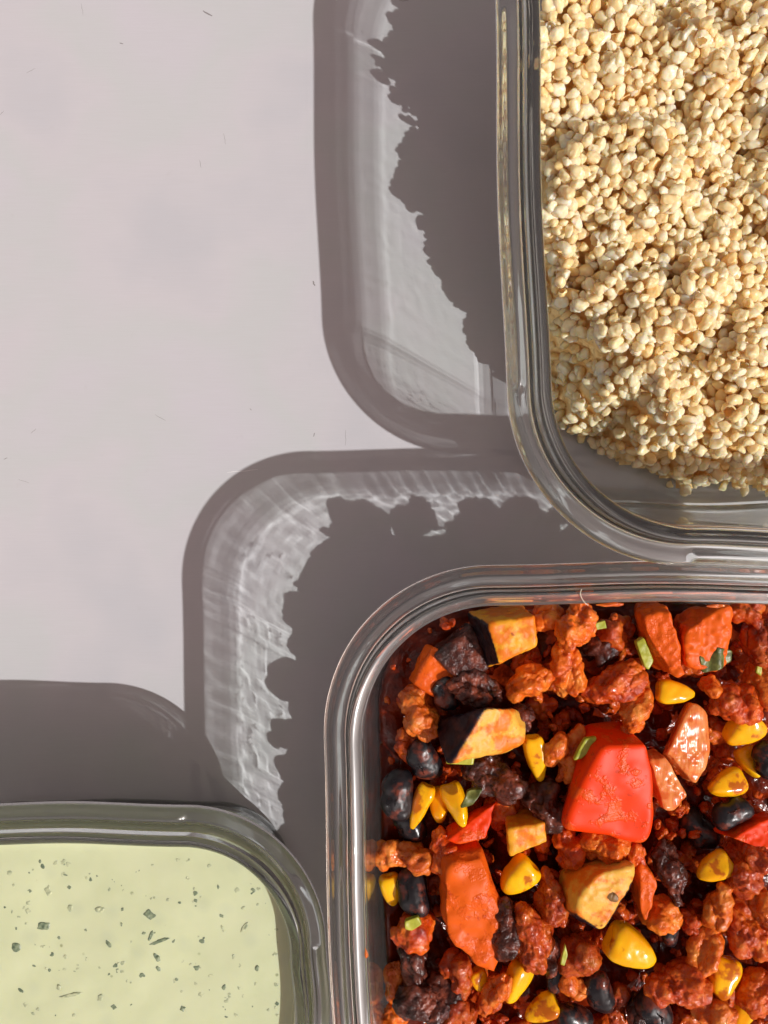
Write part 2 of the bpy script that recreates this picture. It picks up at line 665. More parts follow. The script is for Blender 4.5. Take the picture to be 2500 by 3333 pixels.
GR = Tub(25.8 + 1.6, 25.8 + 136, -12.9, -12.9 + 172, 41.0, 65.0, 0.030, 5.8, 3.9, skirt=4.5)
CH = Tub(-12.2, -12.2 + 160, -12.4 - 176, -12.4, 41.0, 65.0, 0.040, 5.4, 3.7)
DP = Tub(-14.4 - 130, -14.4, -74.6 - 100, -74.6, 35.0, 48.5, 0.020, 5.0, 3.9)
GR.build('rectangular clear glass container with ribbed rim holding the cooked pale grain', True, 0.006, 1, grit=0.0018)
CH.build('rectangular clear glass container filled with the red chili of beans and corn', False, 0.022, 2, grit=0.010)
DP.build('low clear glass container filled with the smooth pale yellow herb dip', True, 0.022, 3)


# ------------------------------------------------------------------ shapes for food
def poly_star(planes, p, level):
    """rounded convex body: planes = [(normal, distance)], returns verts, faces, index of the ruling plane"""
    v, f = ico(level)
    N = np.array([np.array(a, float) / np.linalg.norm(a) for a, _ in planes])
    D = np.array([b for _, b in planes])
    q = np.maximum(v @ N.T / D, 0)
    r = (q ** p).sum(1) ** (-1.0 / p)
    return v * r[:, None], f, q.argmax(1), q


def normals_of(v, f):
    a, b, c = v[f[:, 0]], v[f[:, 1]], v[f[:, 2]]
    fn = np.cross(b - a, c - a)
    n = np.zeros_like(v)
    for k in range(3):
        np.add.at(n, f[:, k], fn)
    return n / (np.linalg.norm(n, axis=1)[:, None] + 1e-12)


def roughen(v, f, terms, seed):
    n = normals_of(v, f)
    d = np.zeros(len(v))
    for k, (amp, wl) in enumerate(terms):
        d += amp * vnoise(v / wl + seed * 13.7, seed + k * 31)
    return v + n * d[:, None]


def lump(seed, w, h, d, level=4, knob=0.45):
    """knobbly crumb about w x h x d mm"""
    v, f = ico(level)
    r_ = np.random.default_rng(seed * 17 + 3)
    r = np.zeros(len(v))
    for _ in range(11):                      # knobs grown together
        c = r_.normal(size=3)
        c *= r_.uniform(0.25, 0.72) / np.linalg.norm(c)
        R = np.linalg.norm(c) * 1.02 + r_.uniform(0.02, 0.22)
        k = v @ c
        t = k + np.sqrt(np.maximum(k * k - c @ c + R * R, 0))
        r = np.maximum(r, t)
    v = v * np.maximum(r, 0.2)[:, None]
    ext = v.max(0) - v.min(0)
    v = (v - (v.max(0) + v.min(0)) / 2) / ext * np.array([w, h, d])
    big_ = min(1.0, min(w, h) / 6.0)
    return roughen(v, f, [(1.8 * knob * big_, 3.4), (1.15 * knob * big_, 1.5), (0.42 * knob * big_, 0.7)], seed), f


def corn(seed, L, W):
    """corn kernel: wide rounded crown at +y, narrowing to the tip at -y"""
    v, f = ico(4)
    p = 3.1
    r = (np.abs(v) ** p).sum(1) ** (-1 / p)
    v = v * r[:, None]
    t = v[:, 1]
    k = 0.78 + 0.30 * t - 0.12 * t * t
    v = np.column_stack([v[:, 0] * k * W / 2, t * L / 2, v[:, 2] * (0.86 + 0.12 * t) * W * 0.40])
    # dent in the crown
    v[:, 1] -= 0.10 * L * np.exp(-((v[:, 0] / (W * 0.22)) ** 2 + (v[:, 2] / (W * 0.2)) ** 2)) * (t > 0.3)
    return roughen(v, f, [(0.25, 4.0), (0.08, 1.6)], seed), f


def bean(seed, L, W):
    v, f = ico(4)
    p = 2.3
    r = (np.abs(v) ** p).sum(1) ** (-1 / p)
    v = v * r[:, None] * np.array([W / 2, L / 2, W * 0.42])
    v[:, 0] += 0.16 * W * (v[:, 1] / (L / 2)) ** 2
    v[:, 0] += 0.10 * W * np.exp(-((v[:, 1]) / (L * 0.13)) ** 2) * (v[:, 0] < -0.1 * W)
    return roughen(v, f, [(0.22, 3.0), (0.10, 1.1)], seed), f


def slab(poly, zc, thick, tilt=(0, 0), flare=0.15, p=18, level=5, terms=((0.35, 4.0), (0.15, 1.3)), seed=1, skin=(),
         skin_cut=0.9, flare_at=None):
    """chunk whose outline from above is the pixel polygon poly; top plane tilted; skin = edge numbers (or 'top')"""
    w = np.array([P(a, b, zc + thick / 2) for a, b in poly])
    c = w.mean(0)
    w = w - c
    area = sum(w[i][0] * w[(i + 1) % len(w)][1] - w[(i + 1) % len(w)][0] * w[i][1] for i in range(len(w)))
    planes = []
    for i in range(len(w)):
        a, b = w[i], w[(i + 1) % len(w)]
        e = b - a
        nn = np.array([e[1], -e[0]]) / np.linalg.norm(e) * (1 if area > 0 else -1)
        d = nn @ a
        n3 = np.array([nn[0], nn[1], (flare_at or {}).get(i, -flare if i % 2 else flare)])
        planes.append((n3, max(d, 0.6)))
    planes.append((np.array([tilt[0], tilt[1], 1.0]), thick / 2))
    planes.append((np.array([-tilt[0] * 0.5, -tilt[1] * 0.5, -1.0]), thick / 2))
    v, f, idx, q = poly_star(planes, p, level)
    sk = np.zeros(len(v))
    qs = np.sort(q, axis=1)[:, -1]
    for s_ in skin:
        k = len(w) if s_ == 'top' else s_
        sk = np.maximum(sk, np.clip((q[:, k] / qs - skin_cut) / (1 - skin_cut) * 2.0, 0, 1))
    for ax in (0, 1):                        # rounding shrinks the body: bring it back to the outline's extent
        lo_, hi_ = v[:, ax].min(), v[:, ax].max()
        a_, b_ = w[:, ax].min(), w[:, ax].max()
        v[:, ax] = a_ + (v[:, ax] - lo_) / (hi_ - lo_) * (b_ - a_)
    v = roughen(v, f, terms, seed)
    return v, f, c, sk


# ------------------------------------------------------------------ chili
def chili_z(x, y):
    """general level of the food in the chili container"""
    u = CH.inset(x, y)
    high = np.clip((y + 40) / 16, 0, 1) * np.clip((x - 4) / 12, 0, 1)     # heaped up against the upper wall
    return 36.0 + 5.0 * np.clip((u - 10) / 26, 0, 1) + 9.0 * high + 1.5 * vnoise(np.array([[x * 0.06, y * 0.06, 3.3]]), 4)[0]


placed = []


def put(name, kind, px, py, w, h, rot, label, cat, group, dz=0.0, mat=None, seed=None, tiltx=None, tilty=None, depth=None):
    """w,h: size in photograph pixels (across / along before turning by rot degrees)"""
    seed = seed if seed is not None else len(placed) + 11
    r_ = random.Random(seed)
    x, y = P(px, py, 36)
    z = chili_z(x, y) + dz
    x, y = P(px, py, z)
    k = PXMM * (H - z) / H
    W, L = w * k, h * k
    if kind == 'corn':
        v, f = corn(seed, L, W)
        mat = mat or M_CORN
    elif kind == 'bean':
        v, f = bean(seed, L, W)
        mat = mat or M_BEAN
    else:
        W, L = W * 1.18, L * 1.18
        v, f = lump(seed, W, L, depth or min(W, L) * 0.9 + 1.0, 4 if max(w, h) < 150 else 5, 0.5)
        mat = mat or M_CRUMB
    tx = tiltx if tiltx is not None else r_.uniform(-22, 22)
    ty = tilty if tilty is not None else r_.uniform(-30, 30)
    o = link(name, mesh(name, v, f, mat), (x, y, z), Euler((math.radians(tx), math.radians(ty), math.radians(rot)), 'XYZ'))
    # keep it off the wall
    tag(o, label, cat, group)
    placed.append((px, py, max(w, h)))
    return o


def put_slab(name, poly, label, cat, group, mat, dz=0.0, thick=8.0, **kw):
    cx, cy = np.mean(poly, axis=0)
    x, y = P(cx, cy, 36)
    z = chili_z(x, y) + dz
    v, f, c, sk = slab(poly, z, thick, **kw)
    o = link(name, mesh(name, v, f, mat, {'skin': sk}), (c[0], c[1], z))
    tag(o, label, cat, group)
    placed.append((cx, cy, 150))
    return o


VEG = 'vegetable chunks in the chili'
put_slab('courgette_cube', [(1540, 2015), (1738, 1985), (1748, 2130), (1600, 2200)],
         'large square yellow courgette chunk with a dark skin edge by the glass wall', 'courgette', VEG, M_ZUC,
         dz=3.5, thick=13, tilt=(0.05, -0.10), seed=3, skin=(3,), p=13, flare_at={3: 0.28}, skin_cut=0.96)
put_slab('aubergine_cube', [(1425, 2420), (1475, 2325), (1700, 2300), (1722, 2345), (1690, 2450), (1600, 2480)],
         'aubergine chunk half black skin, half yellow flesh, beside a black bean', 'aubergine', VEG, M_EGG,
         dz=3.0, thick=12, tilt=(0.30, -0.15), seed=5, skin=(0, 1), p=13, flare=0.5)
put_slab('aubergine_wedge', [(1850, 2920), (1905, 2850), (2090, 2822), (2085, 2900), (1995, 3040), (1935, 3070), (1850, 3010)],
         'pale yellow aubergine wedge with a brown spot above the biggest corn kernel', 'aubergine', VEG, M_EGG,
         dz=3.5, thick=13, tilt=(0.10, -0.08), seed=8, skin=(3, 5), p=13, skin_cut=0.955, flare_at={3: 0.30, 5: 0.35})
spot_v, spot_f = lump(77, 3.4, 3.0, 1.0, 3, 0.3)
for o_ in [o_ for o_ in S.objects if o_.name.startswith('aubergine_wedge')]:
    wv = np.array([v_.co[:] for v_ in o_.data.vertices]) / MM
    top_ = wv[(np.hypot(wv[:, 0] - 2.6, wv[:, 1] - 1.8) < 0.8), 2].max()
    link('brown_spot', mesh('brown_spot', spot_v * 0.8, spot_f, M_SPOT), (2.6, 1.8, top_ - 0.1), parent=o_)
put_slab('courgette_piece', [(1648, 2680), (1770, 2665), (1785, 2755), (1660, 2800)],
         'small orange yellow courgette cube resting on a corn kernel', 'courgette', VEG, M_ZUC,
         dz=3.0, thick=9, tilt=(0.1, -0.1), seed=11, p=11)
put_slab('red_pepper_chunk', [(1935, 2395), (2085, 2390), (2140, 2620), (2135, 2700), (2095, 2772), (1845, 2712), (1885, 2500)],
         'big bright red pepper chunk with a rough sauced upper end', 'pepper', VEG, M_PEP,
         dz=4.5, thick=12, tilt=(0.06, -0.12), seed=14, p=17, flare=0.2, terms=((1.2, 9.0), (0.12, 3.0)))
put_slab('red_pepper_piece', [(1458, 2722), (1560, 2650), (1618, 2620), (1600, 2680), (1578, 2735), (1510, 2745)],
         'small pointed red pepper strip under the green herb sprig', 'pepper', VEG, M_PEP,
         dz=1.5, thick=5, tilt=(0.1, 0.1), seed=17, p=14)
put_slab('red_pepper_slice', [(2360, 2735), (2440, 2690), (2560, 2660), (2580, 2760), (2440, 2765)],
         'red pepper slice beside a lone black bean, cut by the picture edge', 'pepper', VEG, M_PEP,
         dz=1.5, thick=7, tilt=(0.0, 0.15), seed=19, p=14)
put_slab('roast_pepper_strip', [(1435, 2800), (1560, 2775), (1620, 2850), (1600, 2990), (1640, 3120), (1660, 3190), (1560, 3150), (1465, 3060), (1430, 2930)],
         'long orange red roast pepper strip, the largest in the dish, thinly sauced', 'pepper', VEG, M_TOM,
         dz=2.5, thick=9, tilt=(0.1, -0.05), seed=23, p=12, terms=((1.1, 7.0), (0.35, 2.2)))
put_slab('tomato_chunk', [(2095, 1985), (2180, 1965), (2225, 2110), (2245, 2190), (2180, 2205), (2120, 2120)],
         'upright orange tomato chunk beside the short cut chive', 'tomato', VEG, M_TOM,
         dz=4.0, thick=12, tilt=(-0.1, -0.1), seed=27, p=12, terms=((0.7, 5.0), (0.3, 1.4)))
put_slab('tomato_piece', [(2225, 2030), (2300, 1980), (2395, 1975), (2385, 2150), (2330, 2200), (2240, 2180)],
         'rough red tomato chunk under the crinkled green leaf', 'tomato', VEG, M_TOM,
         dz=3.0, thick=11, tilt=(0.1, -0.15), seed=29, p=12, terms=((0.9, 4.5), (0.35, 1.3)))
put_slab('onion_slice', [(2175, 2365), (2270, 2290), (2320, 2330), (2325, 2450), (2270, 2560), (2195, 2540), (2230, 2440)],
         'translucent pink onion slice with a pointed lower end', 'onion', VEG, M_ONI,
         dz=2.5, thick=6, tilt=(0.15, -0.1), seed=33, p=12)
put_slab('onion_piece', [(2105, 2470), (2165, 2460), (2240, 2600), (2205, 2640), (2150, 2625)],
         'short ribbed translucent onion piece touching the big red pepper chunk', 'onion', VEG, M_ONI,
         dz=2.0, thick=6, tilt=(0.1, 0.05), seed=36, p=12)
put_slab('tomato_peel', [(2075, 2800), (2125, 2840), (2142, 2900), (2105, 3000), (2075, 2950)],
         'curled orange tomato peel leaning on the pale aubergine wedge', 'tomato', VEG, M_TOM,
         dz=2.5, thick=5, seed=39, p=10)
put_slab('tomato_wedge', [(1330, 2230), (1400, 2110), (1480, 2160), (1500, 2230), (1400, 2270)],
         'orange tomato wedge pressed against the curved glass wall', 'tomato', VEG, M_TOM,
         dz=-1.0, thick=9, seed=41, p=12)
put_slab('aubergine_sliver', [(1415, 2130), (1540, 2040), (1590, 2190), (1500, 2210)],
         'dark red sliver squeezed between glass wall and square courgette chunk', 'aubergine', VEG, M_DARK,
         dz=0.0, thick=8, seed=43, p=10)

CORN = 'corn kernels in the chili'
C = lambda px, py, w, h, rot, label, **k: put('corn_kernel', 'corn', px, py, w, h, rot, label, 'corn kernel', CORN, **k)
C(2197, 2254, 92, 128, 84, 'clean yellow corn kernel under the upright orange tomato chunk', dz=4, tiltx=0, tilty=10)
C(2418, 2372, 120, 140, -50, 'corn kernel under a crumble cluster above the onion slice', mat=M_CORNS, dz=2)
C(2365, 2551, 105, 132, -70, 'glossy sauce-stained corn kernel right above a lone black bean', mat=M_CORNS, dz=3)
C(1745, 2465, 80, 165, 12, 'long upright corn kernel beside the curled crumble', dz=3.5, tiltx=10)
C(1368, 2622, 72, 160, -20, 'long slanting corn kernel beside the bean on the glass wall', dz=2, mat=M_CORNS)
C(1430, 2615, 80, 120, 10, 'shaded corn kernel between two brighter kernels by the bean', dz=-1.5)
C(1485, 2615, 85, 150, 28, 'corn kernel tucked under the green herb sprig', dz=2)
C(1272, 2895, 80, 105, 10, 'corn kernel touching the glass wall beside a black bean', dz=1.5)
C(1688, 2850, 120, 140, -48, 'plump corn kernel with one red spot under the courgette cube', dz=3.5)
C(1560, 3190, 70, 80, 20, 'small corn kernel under the long roast pepper strip', dz=1)
C(1680, 3195, 95, 140, -35, 'corn kernel with a bright glint beside an orange strip', dz=2.5)
C(2325, 2825, 105, 128, -62, 'corn kernel standing alone beneath the red pepper slice', dz=3)
C(2052, 3085, 145, 175, 62, 'biggest corn kernel, lying below the pale aubergine wedge', dz=4.5, tiltx=0, tilty=6)
C(2350, 3180, 125, 140, -15, 'sauce-coated corn kernel among large red crumbs', mat=M_CORNS, dz=2.5)
C(2495, 3083, 95, 110, 30, 'corn kernel at the picture edge beside tan crumbs', dz=2)
C(2420, 3300, 75, 110, -30, 'corn kernel near the lower picture edge beside a tan crumb', dz=2)
C(1765, 3285, 95, 125, -60, 'dim corn kernel between charred crumble and black bean', mat=M_CORNS, dz=0.5)
C(2440, 2480, 80, 110, 20, 'pale corn kernel hidden below the bean at the picture edge', dz=-2)
C(1705, 3130, 70, 90, 10, 'sunken corn kernel under the red crumbs', dz=-2, mat=M_CORNS)

BN = 'black beans in the chili'
B = lambda px, py, w, h, rot, label, **k: put('black_bean', 'bean', px, py, w, h, rot, label, 'black bean', BN, **k)
B(1446, 2258, 85, 115, 12, 'black bean under the dark red sliver by the curved wall', dz=2.5)
B(1376, 2475, 105, 150, 25, 'black bean below the half black aubergine chunk', dz=1.0)
B(1288, 2585, 108, 165, -5, 'large dull black bean leaning on the glass wall', dz=3.0, tilty=10)
B(1330, 2680, 100, 130, 20, 'shaded black bean beneath the slanting corn kernel', dz=-1)
B(1340, 2900, 105, 160, 12, 'smooth glossy black bean beside a corn kernel on the wall', dz=2.5)
B(2380, 2642, 90, 140, -65, 'black bean with a torn skin above the red pepper slice', dz=2.5)
B(2493, 2475, 90, 130, 10, 'black bean cut by the picture edge above the sauce-stained kernel', dz=2)
B(1945, 3225, 95, 165, 8, 'wrinkled black bean below the herb crumble', dz=2)
B(2124, 3290, 115, 150, 28, 'plump black bean near the lower picture edge', dz=3)
B(1862, 3318, 100, 130, 60, 'black bean cut by the lower picture edge', dz=2)
B(2177, 3028, 60, 95, -20, 'small black bean fragment beside the biggest corn kernel', dz=2)
B(1900, 2420, 95, 130, 70, 'sunken black bean above the big red pepper chunk', dz=-3)
B(2270, 2700, 100, 140, 40, 'sunken black bean below the ribbed onion piece', dz=-4)
B(1810, 3170, 60, 120, -20, 'narrow black bean sliver below red crumbs', dz=1)

CR = 'sauced soy crumbles in the chili'
K = lambda px, py, w, h, rot, label, **k: put('soy_crumble', 'lump', px, py, w, h, rot, label, 'soy crumble', CR, **k)
K(1362, 2320, 115, 160, 10, 'round tan crumble resting on the curved glass wall', mat=M_TAN, dz=1.5)
K(1330, 2430, 80, 90, 30, 'small crumble below the round tan crumble on the wall', dz=-1)
K(1548, 2240, 165, 100, -8, 'brown crumble between black bean and square courgette chunk', mat=M_DARK, dz=2.5)
K(1723, 2218, 145, 85, 22, 'long crumble below the square courgette chunk', mat=M_TAN, dz=2.5)
K(1878, 2035, 110, 150, -10, 'shiny orange crumble hanging at the upper glass wall', mat=M_TAN, dz=3.5)
K(1845, 2175, 90, 165, -8, 'upright lobed crumble under the shiny orange crumble', mat=M_TAN, dz=3)
K(1999, 2228, 200, 95, 28, 'big slanting orange crumble below the short cut chive', dz=4, tiltx=0, tilty=0)
K(2062, 2300, 75, 165, -24, 'half burnt narrow crumble above the big red pepper chunk', mat=M_TAN, dz=4)
K(1955, 2110, 110, 90, 30, 'dark crumb behind the short cut chive', mat=M_DARK, dz=-1)
K(2000, 2060, 120, 100, 0, 'deep red crumb at the upper glass wall', dz=-1.5)
K(2305, 2233, 62, 70, 0, 'small round crumb beside the clean yellow kernel', mat=M_TAN, dz=3)
K(2362, 2282, 100, 95, 20, 'orange crumb cluster below the crinkled green leaf', dz=3)
K(2425, 2295, 85, 120, -15, 'glossy red crumb above the corn at the onion slice', dz=3.5)
K(2475, 2225, 90, 130, 10, 'tan crumb at the picture edge beside the crinkled leaf', mat=M_TAN, dz=3)
K(2480, 2060, 90, 200, -8, 'tall red crumb at the picture edge by the glass wall', dz=2)
K(1805, 2440, 62, 120, -20, 'inner arm of the curled crumble beside the upright kernel', mat=M_TAN, dz=4)
K(1862, 2455, 60, 165, -22, 'outer arm of the curled crumble above the pepper chunk', mat=M_TAN, dz=3.5)
K(1700, 2330, 90, 80, 0, 'dark crumb behind the yellow aubergine flesh', mat=M_DARK, dz=-0.5)
K(1605, 2535, 180, 115, -8, 'dark purple crumble below the aubergine chunk with a chive', mat=M_DARK, dz=2.5)
K(1775, 2625, 115, 130, 25, 'crumble with a charred corner left of the pepper chunk', mat=M_DARK, dz=3)
K(1436, 2760, 80, 120, 15, 'brown crumble below the pointed red pepper strip', dz=2.5)
K(1268, 2785, 80, 85, 0, 'small orange crumble lying on the glass wall', mat=M_TAN, dz=1.5)
K(1345, 2798, 125, 85, 4, 'bright tan crumble above the glossy black bean', mat=M_TAN, dz=3.5)
K(1965, 2762, 170, 110, 12, 'wide crumble cluster below the big red pepper chunk', mat=M_TAN, dz=3.5)
K(1850, 2760, 75, 120, 20, 'brown knob beside the wide crumble cluster', dz=2.5)
K(2060, 2775, 80, 90, 0, 'lobed crumb at the lower tip of the red pepper chunk', dz=3)
K(2182, 2840, 82, 175, 14, 'charred brown crumble beside the curled tomato peel', mat=M_DARK, dz=2.5)
K(2150, 2985, 110, 110, 0, 'red crumb between tomato peel and small bean fragment', mat=M_TAN, dz=1.5)
K(2440, 2815, 140, 150, 20, 'big glossy red crumb under the red pepper slice', dz=3.5)
K(2340, 2945, 80, 135, -10, 'tan knob with a dark tip below the lone corn kernel', mat=M_TAN, dz=3)
K(2300, 3065, 65, 165, -32, 'slim tan strip above the sauce-coated kernel', mat=M_TAN, dz=3.5)
K(2425, 3035, 120, 150, 25, 'dark red crumb beside the tan knob', dz=2)
K(2478, 2960, 100, 150, 12, 'orange crumb at the picture edge above a kernel', mat=M_TAN, dz=3.5)
K(2205, 3195, 180, 125, -12, 'big orange red crumb left of the sauce-coated kernel', dz=3)
K(2320, 3300, 120, 110, 0, 'tan crumb at the lower picture edge beside a kernel', mat=M_TAN, dz=3)
K(2470, 3230, 110, 120, 0, 'red crumb above the kernel near the lower edge', dz=2)
K(1645, 3030, 85, 165, -10, 'purple brown crumble lying on the roast pepper strip', mat=M_DARK, dz=5)
K(1735, 3040, 120, 200, 12, 'tall red crumb right of the purple brown crumble', dz=4)
K(1800, 2930, 80, 160, 10, 'narrow red crumb left of the pale aubergine wedge', dz=3)
K(1340, 3040, 120, 130, 0, 'reddish crumble cluster with green bits by the wall', dz=2.5)
K(1350, 3130, 80, 130, 15, 'charred crumb under the reddish crumble cluster', mat=M_DARK, dz=3)
K(1400, 3255, 200, 130, 8, 'large charred piece near the lower edge by the wall', mat=M_DARK, dz=3)
K(1290, 3210, 70, 160, 0, 'orange crumb smeared along the lower glass wall', mat=M_TAN, dz=0)
K(1270, 3320, 100, 90, 0, 'orange crumb at the wall, cut by the lower edge', mat=M_TAN, dz=1)
K(1475, 3300, 130, 110, 20, 'soft red piece between charred piece and orange strip', dz=2)
K(1608, 3240, 62, 165, -14, 'orange strip standing between two corn kernels', mat=M_TAN, dz=3)
K(1490, 3170, 90, 130, 10, 'orange tomato crumb below the roast pepper strip', dz=1.5)
K(1890, 3120, 130, 120, -10, 'red crumble with a green sliver beside the wrinkled bean', dz=3)
K(1790, 3110, 70, 120, 5, 'dark crumb beside the red crumble with green sliver', mat=M_DARK, dz=2)
K(1860, 3200, 75, 80, 0, 'small orange crumb beneath the red crumble', mat=M_TAN, dz=1.5)
K(2070, 3290, 60, 100, 0, 'small brown crumb beside the plump black bean', mat=M_DARK, dz=1)
K(2010, 3260, 80, 110, 0, 'dark red crumb between two black beans', dz=-1.5)
K(2250, 3000, 70, 70, 0, 'little red crumb in a dark hollow by the tan knob', dz=0.5)
K(2420, 2920, 100, 100, 0, 'deep red crumb below the big glossy red crumb', dz=-1)
K(1640, 2640, 100, 100, 0, 'sunken red crumb left of the charred-corner crumble', dz=-2)
K(1560, 2420, 90, 60, 0, 'sunken crumb under the aubergine chunk', dz=-2)
K(1760, 2740, 60, 90, 0, 'sunken red crumb between courgette cube and pepper chunk', dz=-2)
K(2240, 2150, 90, 90, 0, 'red crumb between the two tomato chunks', dz=0)
K(1780, 2010, 90, 90, 0, 'orange crumb behind the square courgette chunk', mat=M_TAN, dz=-2)
K(2430, 1990, 100, 60, 0, 'shaded red crumb along the upper glass wall', dz=0)


def thin(name, poly, dz, mat, label, cat, group, thick=1.0, curl=0.8, seed=1, z=None, level=4):
    cx, cy = np.mean(poly, axis=0)
    x, y = P(cx, cy, 36)
    zz = (chili_z(x, y) if z is None else z) + dz
    v, f, c, _ = slab(poly, zz, thick, p=14, level=level, terms=((0.05, 1.0),), seed=seed, flare=0)
    v[:, 2] += curl * vnoise(v / 2.6 + seed * 3, seed) * np.clip(thick, 0.3, 1)
    return tag(link(name, mesh(name, v, f, mat), (c[0], c[1], zz)), label, cat, group)


HB = 'green herbs in the chili'
thin('herb_leaf', [(2275, 2120), (2330, 2130), (2385, 2105), (2388, 2165), (2350, 2180), (2300, 2190)], 9.6, M_LEAF,
     'crinkled dark green herb leaf on the rough red tomato chunk', 'herb leaf', HB, 0.9, 1.3, 5, level=5)
thin('chive_piece', [(2072, 2092), (2096, 2075), (2128, 2150), (2112, 2180), (2100, 2172)], 7.5, M_STEM,
     'short cut yellow green chive between two orange chunks', 'chive', HB, 2.2, 0.1, 6)
thin('chive_slice', [(1453, 2465), (1545, 2465), (1540, 2490), (1453, 2487)], 7.5, M_STEM,
     'straight green chive slice below the half black aubergine chunk', 'chive', HB, 2.0, 0.1, 7)
thin('herb_sprig', [(1500, 2605), (1545, 2600), (1560, 2570), (1570, 2595), (1545, 2625), (1520, 2632)], 7.0, M_LEAF,
     'small bright herb sprig on the dark purple crumble', 'herb sprig', HB, 1.6, 1.2, 8)
thin('pepper_sliver', [(1868, 2475), (1905, 2405), (1942, 2400), (1935, 2430), (1895, 2470)], 8.5, M_STEM,
     'olive green sliver lying against the big red pepper chunk', 'vegetable sliver', HB, 1.6, 0.2, 9)
thin('chive_ring', [(1318, 3000), (1360, 2985), (1372, 3010), (1340, 3030), (1318, 3025)], 6.5, M_STEM,
     'green chive ring on the reddish crumble cluster', 'chive', HB, 1.6, 0.2, 10)
thin('herb_sliver', [(1825, 3140), (1840, 3075), (1848, 3110), (1838, 3145)], 7.5, M_STEM,
     'thin green sliver on the crumble below the aubergine wedge', 'herb sliver', HB, 1.0, 0.2, 11)
thin('herb_stalk', [(2462, 2190), (2475, 2130), (2482, 2150), (2478, 2200)], 7.5, M_STEM,
     'upright green stalk beside the tan crumb at the picture edge', 'herb stalk', HB, 1.0, 0.2, 12)
thin('chive_bit', [(1935, 2030), (1970, 2020), (1975, 2045), (1940, 2050)], 5.0, M_STEM,
     'tiny olive chive bit beside the shiny orange crumble', 'chive', HB, 1.6, 0.1, 13)


def smear(px, py, w, h, rot, z, label, seed):
    x, y = P(px, py, z)
    k = PXMM * (H - z) / H
    v, f = lump(seed, w * k, h * k, 0.5, 3, 0.6)
    tag(link('sauce_smear', mesh('sauce_smear', v, f, M_TAN), (x, y, z), Euler((0, 0, math.radians(rot)))), label, 'smear',
        'sauce smears on the glass')


smear(1192, 3100, 12, 34, 10, 64.0, 'small orange sauce smear on the lip beside the reddish cluster', 801)
smear(1985, 1968, 90, 14, 3, 63.6, 'thin brown smear along the lip above the shiny orange crumble', 802)
smear(2330, 1972, 60, 12, -3, 63.5, 'thin red smear along the lip above the rough tomato chunk', 803)

# the mass underneath: sauce with small crumbs nobody could count
def heightfield(tub, zfun, u_gap, step, mat, name, zcut=None, shade=True, bottom=6.0):
    xs = np.arange(tub.x0, tub.x1 + step, step)
    ys = np.arange(tub.y0, tub.y1 + step, step)
    X, Y = np.meshgrid(xs, ys, indexing='ij')
    Z = zfun(X, Y)
    U = tub.inset(X, Y)
    lim = np.vectorize(tub.u_in)(np.round(Z, 1)) + u_gap
    ok = U >= lim
    idx = -np.ones(X.shape, int)
    idx[ok] = np.arange(ok.sum())
    V = np.column_stack([X[ok], Y[ok], Z[ok]])
    a, b, c, d = idx[:-1, :-1], idx[1:, :-1], idx[1:, 1:], idx[:-1, 1:]
    q = np.stack([a, b, c, d], -1).reshape(-1, 4)
    q = q[(q >= 0).all(1)]
    return V, q


def loft_body(tub, ztop, gap, mat, name, zfun=None, zbot=5.6, n_in=24):
    """a filled body: side follows the inner wall (gap mm away), top from zfun"""
    nc, ns = 20, 24
    zs = np.linspace(zbot, ztop, 12)
    rings = []
    for z in zs:
        c, _ = tub.contour(tub.u_in(z) + gap, nc, ns)
        rings.append(np.column_stack([c, np.full(len(c), z)]))
    n = len(rings[0])
    top = rings[-1]
    ctr = np.array([tub.cx, tub.cy, ztop])
    for t in np.linspace(0, 1, n_in + 1)[1:]:
        t = min(t, 0.985)
        r = top + (ctr - top) * t
        if zfun is not None:
            r[:, 2] = zfun(r[:, 0], r[:, 1])
        rings.append(r)
    V = np.concatenate(rings)
    i = np.arange(n)
    F = np.concatenate([np.column_stack([j * n + i, j * n + (i + 1) % n, (j + 1) * n + (i + 1) % n, (j + 1) * n + i])
                        for j in range(len(rings) - 1)])
    base = (len(rings) - 1) * n
    a = np.arange(n // 2 - 1)
    F = np.concatenate([F, np.column_stack([base + a, base + a + 1, base + n - 2 - a, base + n - 1 - a])])
    return V, F


def sauce_z(x, y):
    x, y = np.asarray(x), np.asarray(y)
    p = np.column_stack([x.ravel() / 9, y.ravel() / 9, np.zeros(x.size)])
    return (33.0 + 2.2 * vnoise(p, 61) + 1.2 * vnoise(p * 2.6, 62)).reshape(x.shape)


V, F = loft_body(CH, 30.0, 0.25, M_SAUCE, 'sauce', sauce_z, n_in=60)
tag(link('chili_sauce', mesh('chili_sauce', V, F, M_SAUCE)), 'dark red chili sauce filling the gaps between the chunks', 'sauce',
    kind='stuff')

